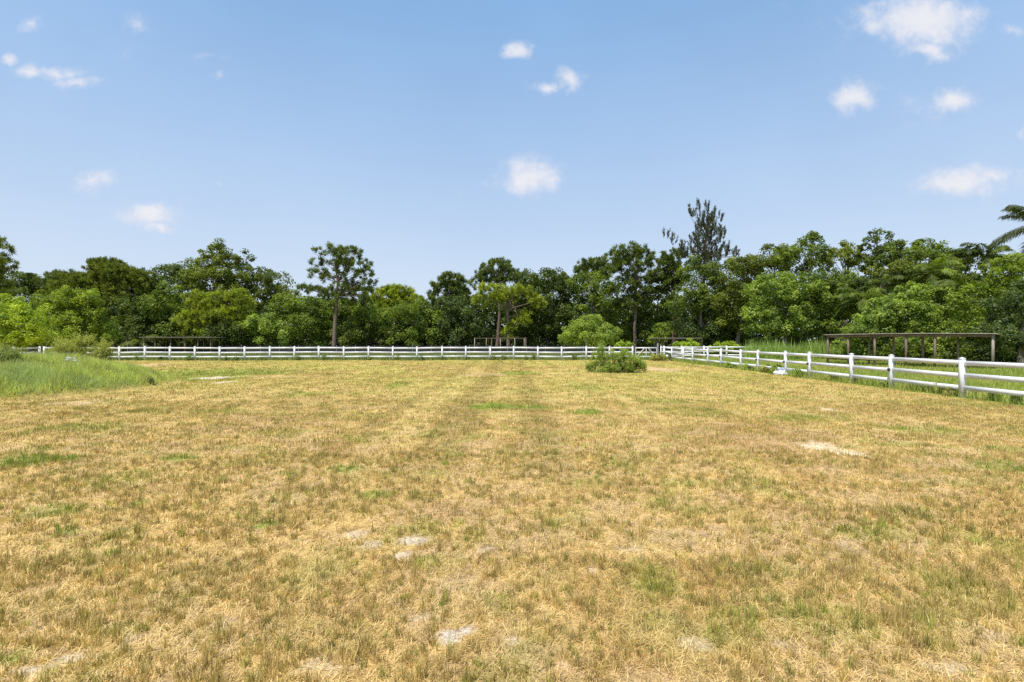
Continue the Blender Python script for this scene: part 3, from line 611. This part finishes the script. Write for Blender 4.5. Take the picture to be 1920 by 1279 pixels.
# --- centre
tree('pine_tree','needle','pine',74,846,[(845,523,28,12),(826,536,22,11),(866,540,24,16),(845,545,30,10),(812,556,14,8),(862,566,28,18),(830,570,24,12)],'dark domed pine left of the paler umbrella pine at the centre',group=GW,cover=.95,nb=36)
tree('broadleaf_tree','broad','blue',71,858,[(862,592,36,30),(830,602,36,32),(850,628,50,26),(890,620,36,30)],'dark bluish tree standing under the dark domed pine',group=GW)
tree('pine_tree','needle','pine',77,930,[(930,500,31,12),(950,514,24,11),(912,513,20,9),(898,526,14,8),(935,528,24,8)],'pale umbrella pine showing above the yellow green crooked one',group=GW,cover=.95,nb=30)
tree('pine_tree','needle','ypine',68.5,953,[(922,545,28,14),(950,556,26,14),(905,565,20,12),(975,543,20,8),(1004,562,16,10),(1012,572,10,7),(985,590,12,12),(978,602,16,9),(958,612,10,10),(952,628,8,8)],
  'yellow green crooked pine at the centre with a visible bent trunk',group=GW,cover=1.0,lean=[(953,664),(953,640),(953,615),(952,595),(952,583),(960,577),(956,565),(945,552)],trunk=.26,nb=24)
tree('oak_tree','broad','dark',73,1028,[(1025,528,56,19),(982,534,34,18),(1062,548,30,26),(1012,562,62,30),(1045,595,50,38),(985,600,48,38),(1020,630,60,22)],'large dark rounded oak filling the centre of the wood',group=GW,rc=1.0)
tree('pine_tree','needle','pine',77,1113,[(1112,494,26,10),(1095,507,20,11),(1132,506,22,13),(1110,520,30,10)],'small dark umbrella pine just right of the rounded oak',group=GW,cover=1.0)
tree('pine_tree','needle','pine',68.5,1192,[(1182,470,32,11),(1158,484,24,13),(1208,482,18,14),(1185,495,36,14),(1150,508,22,14),(1200,520,34,14),(1170,535,28,14),(1205,550,26,14),(1180,566,28,12)],
  'tall airy pine with thin straight trunk left of the gate shelter',group=GW,cover=.85,lean=[(1190,664),(1191,640),(1190,610),(1193,580),(1192,555),(1194,530),(1190,505),(1186,478)],trunk=.24,nb=50,bark=M_bark)
tree('broadleaf_tree','broad','mid',72,1110,[(1108,540,42,26),(1140,565,38,30),(1095,585,40,30),(1150,605,36,32),(1120,630,50,22)],'dense green tree behind the bright round shrub',group=GW)
tree('round_shrub','broad','pale',55,1106,[(1104,610,32,16),(1082,624,34,17),(1132,624,27,17),(1106,636,50,12)],'bright green rounded tree standing in front of the dark wood',leaf=.15,rc=.5,cover=1.2)
tree('broadleaf_tree','broad','dark',71,1228,[(1238,535,36,26),(1222,572,36,32),(1212,612,36,30),(1262,605,36,32)],'dark leafy tree directly behind the gate',group=GW)
tree('pine_tree','needle','pine',70,1262,[(1262,482,22,14),(1248,498,26,14),(1272,512,26,16),(1255,530,30,18)],'dark pine below the leaning bough of the feathery grey tree',group=GW,cover=1.1)
tree('ironwood_tree','needle','grey',63,1322,[(1326,388,6,13),(1312,386,4,9),(1340,396,4,10),(1300,402,8,8),(1348,410,7,8),(1322,412,16,14),(1326,424,22,10),(1335,438,26,14),(1318,455,26,15),(1332,475,30,14),(1320,492,32,14),(1248,439,8,3),(1262,450,9,5),(1275,462,10,7),(1290,476,12,10),(1298,466,7,10),(1356,436,5,5),(1368,468,10,9),(1382,474,8,8),(1352,455,7,8),(1296,396,6,8)],
  'feathery grey ironwood tree towering above the rest of the wood','tree',GW,leaf=.42,rc=.34,cover=.50,up=1.6,per=24,elong=1.9,trunk=.3,nb=70,lean=[(1316,662),(1317,620),(1318,570),(1319,520),(1322,480),(1324,445),(1326,415),(1328,385)],bark=M_bark2)
tree('broadleaf_tree','broad','mid',61,1312,[(1310,510,32,22),(1328,535,38,28),(1292,560,34,34),(1335,575,36,34)],'leafy tree right in front of the grey ironwood trunk',group=GW,rc=.8)
tree('broadleaf_tree','broad','olive',60,1378,[(1372,525,40,26),(1402,498,34,18),(1360,570,44,36),(1395,575,40,38)],'olive green tree right of the grey ironwood tree',group=GW,rc=.8)
tree('broadleaf_tree','broad','blue',63,1340,[(1320,618,58,32),(1375,622,48,32),(1345,640,60,16)],'deeply shaded low tree behind the back fence',group=GW)
tree('flat_topped_tree','broad','bright',62,1243,[(1243,612,14,4),(1240,624,17,10),(1232,636,14,10)],'small flat-topped tree with lime top behind the gate','tree',leaf=.2,rc=.4,cover=1.5)
for px, py, rx, ry, d, lab in ((1292,648,20,8,52,'yellow green ferny bush under the gate shelter'), (1357,650,24,7,53,'yellow green bush low in front of the deeply shaded tree'), (1172,648,12,5,50,'pale leafy weed rising above the fence left of the gate'), (1272,650,10,6,53,'small green sapling behind the side fence near the gate')):
    tree('ferny_bush','broad','lime',d,px,[(px,py,rx,ry),(px,py+8,rx*.8,ry)],lab,'bush','ferny bushes behind the gate',leaf=.22,rc=.35,cover=1.6,trunk=.04,nb=6)
# --- right part of the wood
tree('broadleaf_tree','broad','olive',56,1435,[(1420,494,28,16),(1455,478,28,15),(1390,496,24,14),(1440,510,50,24)],'olive topped tree on the skyline right of the ironwood tree',group=GW,leaf=.22,rc=.7)
tree('broadleaf_tree','broad','mid',53,1505,[(1478,474,22,13),(1518,460,20,15),(1525,448,8,8),(1505,485,44,20),(1540,495,24,20)],'tree with a pointed tip on the right skyline',group=GW,leaf=.21,rc=.6,wob=.3)
tree('broadleaf_tree','broad','olive',52,1585,[(1560,478,16,13),(1595,464,20,13),(1585,490,34,15)],'twin topped tree beside the pointed tip tree on the skyline',group=GW,leaf=.21,rc=.5,wob=.3)
tree('broadleaf_tree','broad','dark',51,1642,[(1645,442,13,9),(1632,456,14,9),(1660,448,10,9),(1622,470,14,12),(1655,475,30,15),(1640,495,40,18)],'highest dark lobed tree on the right skyline',group=GW,leaf=.20,rc=.45,wob=.35,cover=.9)
tree('broadleaf_tree','broad','mid',49,1700,[(1690,466,24,10),(1720,460,18,10),(1745,474,17,9),(1768,468,11,9),(1705,488,60,16),(1780,486,30,14)],'long row topped green tree left of the tall palm skyline',group=GW,leaf=.20,rc=.5,wob=.3)
tree('broadleaf_tree','broad','leaf2',50,1470,[(1445,545,46,24),(1495,535,48,24),(1470,575,56,34),(1425,595,36,30),(1530,575,42,34),(1510,612,46,22),(1455,620,40,18)],'big fresh green tree above the cane grass',group=GW,leaf=.21,rc=.65)
tree('broadleaf_tree','broad','mid',49,1575,[(1575,535,38,22),(1562,575,38,32),(1610,590,30,30),(1560,610,30,20)],'green tree between the big fresh one and the fan of palms',group=GW,leaf=.20,rc=.65)
tree('broadleaf_tree','broad','olive',47,1735,[(1680,515,46,20),(1740,512,44,20),(1795,505,44,18),(1760,540,60,22)],'olive tree behind the long timber shelter above the bright foliage',group=GW,leaf=.19,rc=.6)
tree('broadleaf_tree','broad','leaf2',41,1690,[(1640,605,38,22),(1672,578,36,22),(1715,556,36,20),(1755,560,34,22),(1700,590,56,30),(1625,628,40,14),(1765,595,42,30),(1730,628,60,24)],'pale green leafy tree right behind the long timber shelter',group=GW,leaf=.17,rc=.50,cover=1.2)
tree('broadleaf_tree','broad','bright',37,1870,[(1832,560,34,24),(1868,520,38,26),(1905,492,36,20),(1890,545,46,32),(1840,600,44,30),(1800,625,30,22)],'tallest bright tree at the right above the shelter end',group=GW,leaf=.16,rc=.46,cover=1.2)
tree('broadleaf_tree','broad','blue',32,1915,[(1905,590,44,36),(1880,630,48,32),(1930,560,40,30),(1920,655,40,22)],'dark blue green tree cut by the right frame edge',group=GW,leaf=.15,rc=.45,cover=1.1)
for i, (px, d, w_, h_, pal) in enumerate([(1590,43,30,30,'leaf2'),(1640,41,34,34,'leaf2'),(1700,39,36,34,'mid'),(1755,38,34,36,'leaf2'),(1812,36.5,36,38,'mid'),(1868,35,36,36,'blue'),(1925,33,36,40,'mid'),(1985,31,40,44,'leaf2'),(1540,50,30,24,'mid'),(1490,52,34,22,'dark'),(1430,54,36,22,'dark')]):
    gy_ = HY+F*EYE/d
    tree('undergrowth_bush','broad',pal,d,px,[(px,gy_-h_*.9,w_,h_*.6),(px+w_*.4,gy_-h_*.4,w_*.7,h_*.45),(px-w_*.4,gy_-h_*.35,w_*.7,h_*.4)],'leafy undergrowth bush at the foot of the right hand wood','bush','undergrowth bushes at the foot of the wood',leaf=.17*d/40,rc=.42,cover=1.2,trunk=.05,nb=8)
# --- dim trees that close the wood behind
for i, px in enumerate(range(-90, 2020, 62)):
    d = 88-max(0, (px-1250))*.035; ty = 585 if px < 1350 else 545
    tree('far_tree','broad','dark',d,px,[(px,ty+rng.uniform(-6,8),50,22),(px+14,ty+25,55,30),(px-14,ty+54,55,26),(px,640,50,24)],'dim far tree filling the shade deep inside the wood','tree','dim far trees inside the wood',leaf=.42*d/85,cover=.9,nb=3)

# ------------------------------------------------------------------ palms
def palm(label, px, py, d, fl, nf, trunk=True, pal='dark', seed=0, drop=.9, leafl=.6):
    X = (px-960)/F*d; zc = EYE-(py-HY)/F*d; root = thing('palm_tree', (X, d, 0), label, 'palm', 'palms among the right hand trees')
    mb = MB(); mb.tube(bend((0, 0, -.1), (0, 0, zc), 7, .1), np.linspace(.17, .11, 7), 8); mb.build('trunk', M_bark2, root, smooth=True)
    a, b = PAL[pal]
    for i in range(nf):
        az = i*2.399+rng.uniform(-.2, .2); el = rng.uniform(-.15, 1.15); L_ = fl*rng.uniform(.85, 1.1); k = 12
        t_ = np.linspace(0, 1, k); e = el-drop*1.5*t_**1.4; dx = np.cos(e)*L_/k; dz = np.sin(e)*L_/k
        r_ = np.cumsum(dx); z_ = np.cumsum(dz); pts = np.stack([r_*math.cos(az), r_*math.sin(az), zc+z_], 1)
        m1_ = MB(); m1_.tube(pts, np.linspace(.035, .01, k), 4); P = []; D = []; Nn = []; LL = []
        nl = 56
        for j in range(nl):
            s_ = .12+.88*j/nl; q = s_*(k-1); i0 = int(min(q, k-2)); p = pts[i0]+(pts[i0+1]-pts[i0])*(q-i0); ax = pts[i0+1]-pts[i0]; ax /= np.linalg.norm(ax)
            for sg in (-1, 1):
                side = np.cross(ax, (0, 0, 1.)); side /= (np.linalg.norm(side)+1e-6); ll = leafl*(.45+.75*math.sin(math.pi*min(s_*.95+.03, 1)))*rng.uniform(.85, 1.15)
                dd = side*sg*.75+ax*.55+np.array((0, 0, -.65+rng.normal(0, .15))); dd /= np.linalg.norm(dd); P.append(p+dd*ll*.5); D.append(dd); nn = np.cross(dd, ax)+rng.normal(0, .2, 3); Nn.append(nn/np.linalg.norm(nn)); LL.append(ll)
        P = np.array(P); c0 = CA(a)+(CA(b)-CA(a))*rng.random(); col = c0[None]*rng.uniform(.75, 1.25, (len(P), 1))
        V, Q, col = leafset(P, np.array(Nn), np.array(D), np.array(LL), np.full(len(P), .07), col)
        n0 = m1_.n; V2 = np.concatenate(m1_.V+[V]); Q2 = m1_.Q+[tuple(r+n0) for r in Q]
        fc = np.concatenate([np.tile(c0, (len(m1_.Q), 1)), col, np.tile(c0, (len(m1_.T), 1))])
        ob('frond', mesh('frond', V2, Q2, m1_.T, M_leaf, fcol=fc), root)
    return root
palm('tall palm with dark arching fronds at the right frame edge', 1956, 424, 43, 3.9, 22, pal='pdark', leafl=.9, drop=.75)
palm('palm crown low on the skyline left of the tall palm', 1846, 482, 46, 2.6, 18, leafl=.7)
palm('palm half hidden above the left end of the timber shelter', 1618, 560, 46, 2.8, 18, pal='mid', leafl=.7)
palm('smaller palm among dark trees right of its half hidden neighbour', 1652, 535, 47, 2.5, 16, leafl=.7)
palm('palm crown behind the pale leafy tree above the shelter middle', 1745, 512, 45, 2.6, 16, pal='mid', leafl=.7)
palm('drooping palm between the pale and the bright tree at right', 1812, 545, 40, 2.4, 16, leafl=.65)
palm('short fan of fronds near the left shelter under dark trees', 258, 640, 68, 2.8, 14, pal='olive', leafl=.7)

# ------------------------------------------------------------------ shrubs and weeds in the paddock
def shrub(name, label, px, py, lob, pal, d, leaf, rc, cover=1.3, twigs=30, cat='shrub', tall=True, kind='broad', dens=1.0, shoots=0):
    X = (px-960)/F*d; z0 = float(hgt(np.array(X), np.array(float(d)))); base = np.array((X, d, z0)); root = thing(name, tuple(base), label, cat)
    wl = world_lobes(lob, d, base, .7); a, b = PAL[pal]
    (V, Q, col), cc = crown_broad(wl, leaf, a, b, rc, cover*1.0, dens*2.6, flat=1.1, inner=.45, wob=.35)
    V[:, 2] = np.maximum(V[:, 2], .01)
    if shoots:
        sp = []; 
        for _ in range(shoots):
            c, r = wl[rng.integers(len(wl))]; q = c+rdir(1)[0]*r*.8; q[2] = c[2]+r[2]*rng.uniform(.3, 1.0); hh = rng.uniform(.15, .42)
            tt = rng.random(16)[:, None]; sp.append(q+tt*np.array((rng.normal(0, .12), rng.normal(0, .12), hh))+rng.normal(0, .022, (16, 3)))
        sp = np.concatenate(sp); k_ = len(sp); dd = rdir(k_); dd[:, 2] += .5; n2_ = rdir(k_)
        V2, Q2, c2 = leafset(sp, n2_, dd, leaf*rng.uniform(.8, 1.5, k_), leaf*.4*np.ones(k_), (CA(a)+(CA(b)-CA(a))*rng.random((k_, 1)))*1.1)
        Q = np.concatenate([Q, Q2+len(V)]); V = np.concatenate([V, V2]); col = np.concatenate([col, c2])
    ob('foliage', mesh('foliage', V, Q, None, M_leaf, fcol=col), root)
    mb = MB()
    for e in cc[rng.choice(len(cc), min(twigs, len(cc)), replace=False)]:
        s_ = np.array((e[0]*.75, e[1]*.7, -.03)); mb.tube(bend(s_, e+np.array((0, 0, .12)), 4, .04), np.linspace(.016, .006, 4), 4)
    mb.build('stems', M_twig, root); return root
PAL['scrub'] = ((.17,.20,.05), (.38,.42,.13)); PAL['weed'] = ((.17,.23,.035), (.42,.50,.10)); PAL['yweed'] = ((.26,.27,.05), (.50,.49,.13)); PAL['brush'] = ((.11,.15,.035), (.24,.30,.08))
shrub('wild_shrub', 'leafy green shrub patch growing alone in the paddock near the gate', 1155, 700, [(1122,677,14,17),(1128,662,8,10),(1150,676,20,17),(1174,678,20,17),(1194,684,16,14),(1108,691,12,7),(1150,692,32,10),(1160,702,14,6),(1180,692,20,9),(1205,692,9,7)], 'weed', 28, .058, .16, .75, 80, shoots=260)
PAL['yweed2'] = PAL['yweed']; PAL['scrub'] = ((.17,.20,.05), (.38,.42,.13))
shrub('weed_bush', 'yellowish feathery weed bush on top of the grassy mound', 150, 672, [(120,655,18,9),(158,648,22,11),(168,668,30,12),(194,676,18,12),(196,658,10,8),(104,668,18,7),(140,664,22,11)], 'yweed', 21.0, .045, .15, .50, 90, shoots=480)
shrub('weed_bush', 'scruffy grey green bush at the left edge on the mound flank', 6, 700, [(-2,672,22,11),(14,679,18,9),(0,686,26,9),(28,676,10,6)], 'scrub', 16.4, .045, .14, .6, 50, shoots=260)
shrub('weed_plant', 'small dark weed at the right tip of the mound', 281, 722, [(281,716,6,6),(276,720,5,4)], 'brush', 19.2, .05, .08, 1.4, 8, 'weed')
shrub('dry_bush', 'rounded brownish bush in front of the gate right pole', 1234, 674, [(1234,670,11,5),(1226,672,8,4),(1242,672,6,4)], 'yweed', 44, .09, .2, 1.5, 20, 'bush')
shrub('weed_plant', 'dark upright weed leaning on a post right of the gate', 1256, 676, [(1256,670,3,6)], 'brush', 43.2, .08, .12, 1.6, 6, 'weed')
for i, (px, d, r, h) in enumerate([(1785,16.0,13,9),(1742,17.4,13,10),(1712,18.1,10,6),(1760,16.6,11,10),(1655,18.9,8,7),(1865,14.9,9,9),(1608,20.8,6,6),(1500,24.4,12,6),(1455,26.7,12,7),(1436,27.8,9,7),(1402,29.9,7,5),(1370,32.2,9,5),(1560,22.2,8,5),(1905,14.2,8,7)]):
    py = HY+F*EYE/d
    shrub('fence_weed', 'leafy weed clump growing along the foot of the side fence', px, py, [(px,py-h,r,h),(px+r*.6,py-h*.6,r*.6,h*.6)], 'weed' if i % 3 else 'yweed', d, .05*d/18, .10*d/18, 1.2, 10, 'weed')['group'] = 'weed clumps along the side fence'
for i, (px, r, h) in enumerate([(790,6,2.5),(830,5,2.5),(876,5,2),(608,7,3.5),(560,6,2.5),(420,5,2.5),(443,6,2.5),(493,5,2.5),(352,6,4),(300,5,3),(925,6,3),(944,4,3),(985,5,3),(1002,5,3),(1075,7,3),(1128,8,3),(690,6,2),(745,5,2),(255,4,4)]):
    X, Y = on_far(px); Y -= .35; py = HY+F*EYE/Y
    shrub('fence_weed', 'small dark weed tuft under the bottom rail of the far fence', px, py, [(px,py-h,r,h)], 'brush', Y, .10, .2, 1.3, 5, 'weed')['group'] = 'weed tufts along the far fence'
# thin dead stick left of the wild shrub
m_ = MB(); m_.tube([(0, 0, -.02), (-.05, 0, .22), (-.10, .02, .50)], [.012, .01, .006], 5); X, Y = G(1092, 696)
tag(m_.build('dead_stick', M_twig, None, (X, Y, 0)), 'thin bare stick standing left of the leafy green shrub patch', 'stick')

# ------------------------------------------------------------------ sack and stones
def lump(r, seed, sq=(1, 1, 1), amp=.28, n=26):
    rs = np.random.default_rng(seed); U, Vv = np.meshgrid(np.linspace(0, 2*np.pi, n, endpoint=False), np.linspace(.02, np.pi-.02, n//2)); u_ = U.ravel(); v_ = Vv.ravel()
    d = np.stack([np.sin(v_)*np.cos(u_), np.sin(v_)*np.sin(u_), np.cos(v_)], 1); ph = rs.uniform(0, 6, 6)
    k = 1+amp*(np.sin(3*d[:, 0]+ph[0])*np.sin(3*d[:, 1]+ph[1])+.5*np.sin(7*d[:, 2]+ph[2])*np.sin(6*d[:, 0]+ph[3])+.3*np.sin(13*d[:, 1]+ph[4])*np.sin(11*d[:, 0]+ph[5]))
    P = d*k[:, None]*r*np.array(sq); rows = n//2
    Q = [(i*n+j, (i+1)*n+j, (i+1)*n+(j+1) % n, i*n+(j+1) % n) for i in range(rows-1) for j in range(n)]
    return P, Q
X, Y = G(1467, 703.5); rb = thing('crumpled_sack', (X, Y, 0), 'crumpled white sack with blue grey plastic lying by a fence post', 'sack')
m_ = MB()
for i, (dx, dy, dz, r) in enumerate([(-.22, 0, .10, .17), (.05, .05, .13, .20), (.24, .12, .10, .16), (-.05, -.12, .07, .13), (.14, -.10, .07, .12)]):
    P, Q = lump(r, i, (1.2, .9, .8)); m_.add(P+np.array((dx, dy, dz)), Q)
m_.build('sack_body', M_sack, rb, smooth=True)
m_ = MB(); P, Q = lump(.2, 9, (1.2, .8, .6), .4); m_.add(P+np.array((.14, .16, .27)), Q); m_.build('plastic_fold', M_tarp, rb, smooth=True)
for i, (px, py, r) in enumerate([(132,681,.13),(140,683,.10),(126,683,.09),(147,684,.07)]):
    d = 18.2-.1*i; X = (px-960)/F*d; P, Q = lump(r, 20+i, (1.3, 1, .6), .25); o = ob('grey_stone', mesh('grey_stone', P, Q, None, M_stone, smooth=True), None, (X, d, float(hgt(np.array(X), np.array(d)))+r*.9))
    tag(o, 'weathered grey stone lying in the grass on top of the mound', 'stone', 'grey stones on the mound')
print('faces', sum(len(o.data.polygons) for o in scene.objects if o.type == 'MESH'))
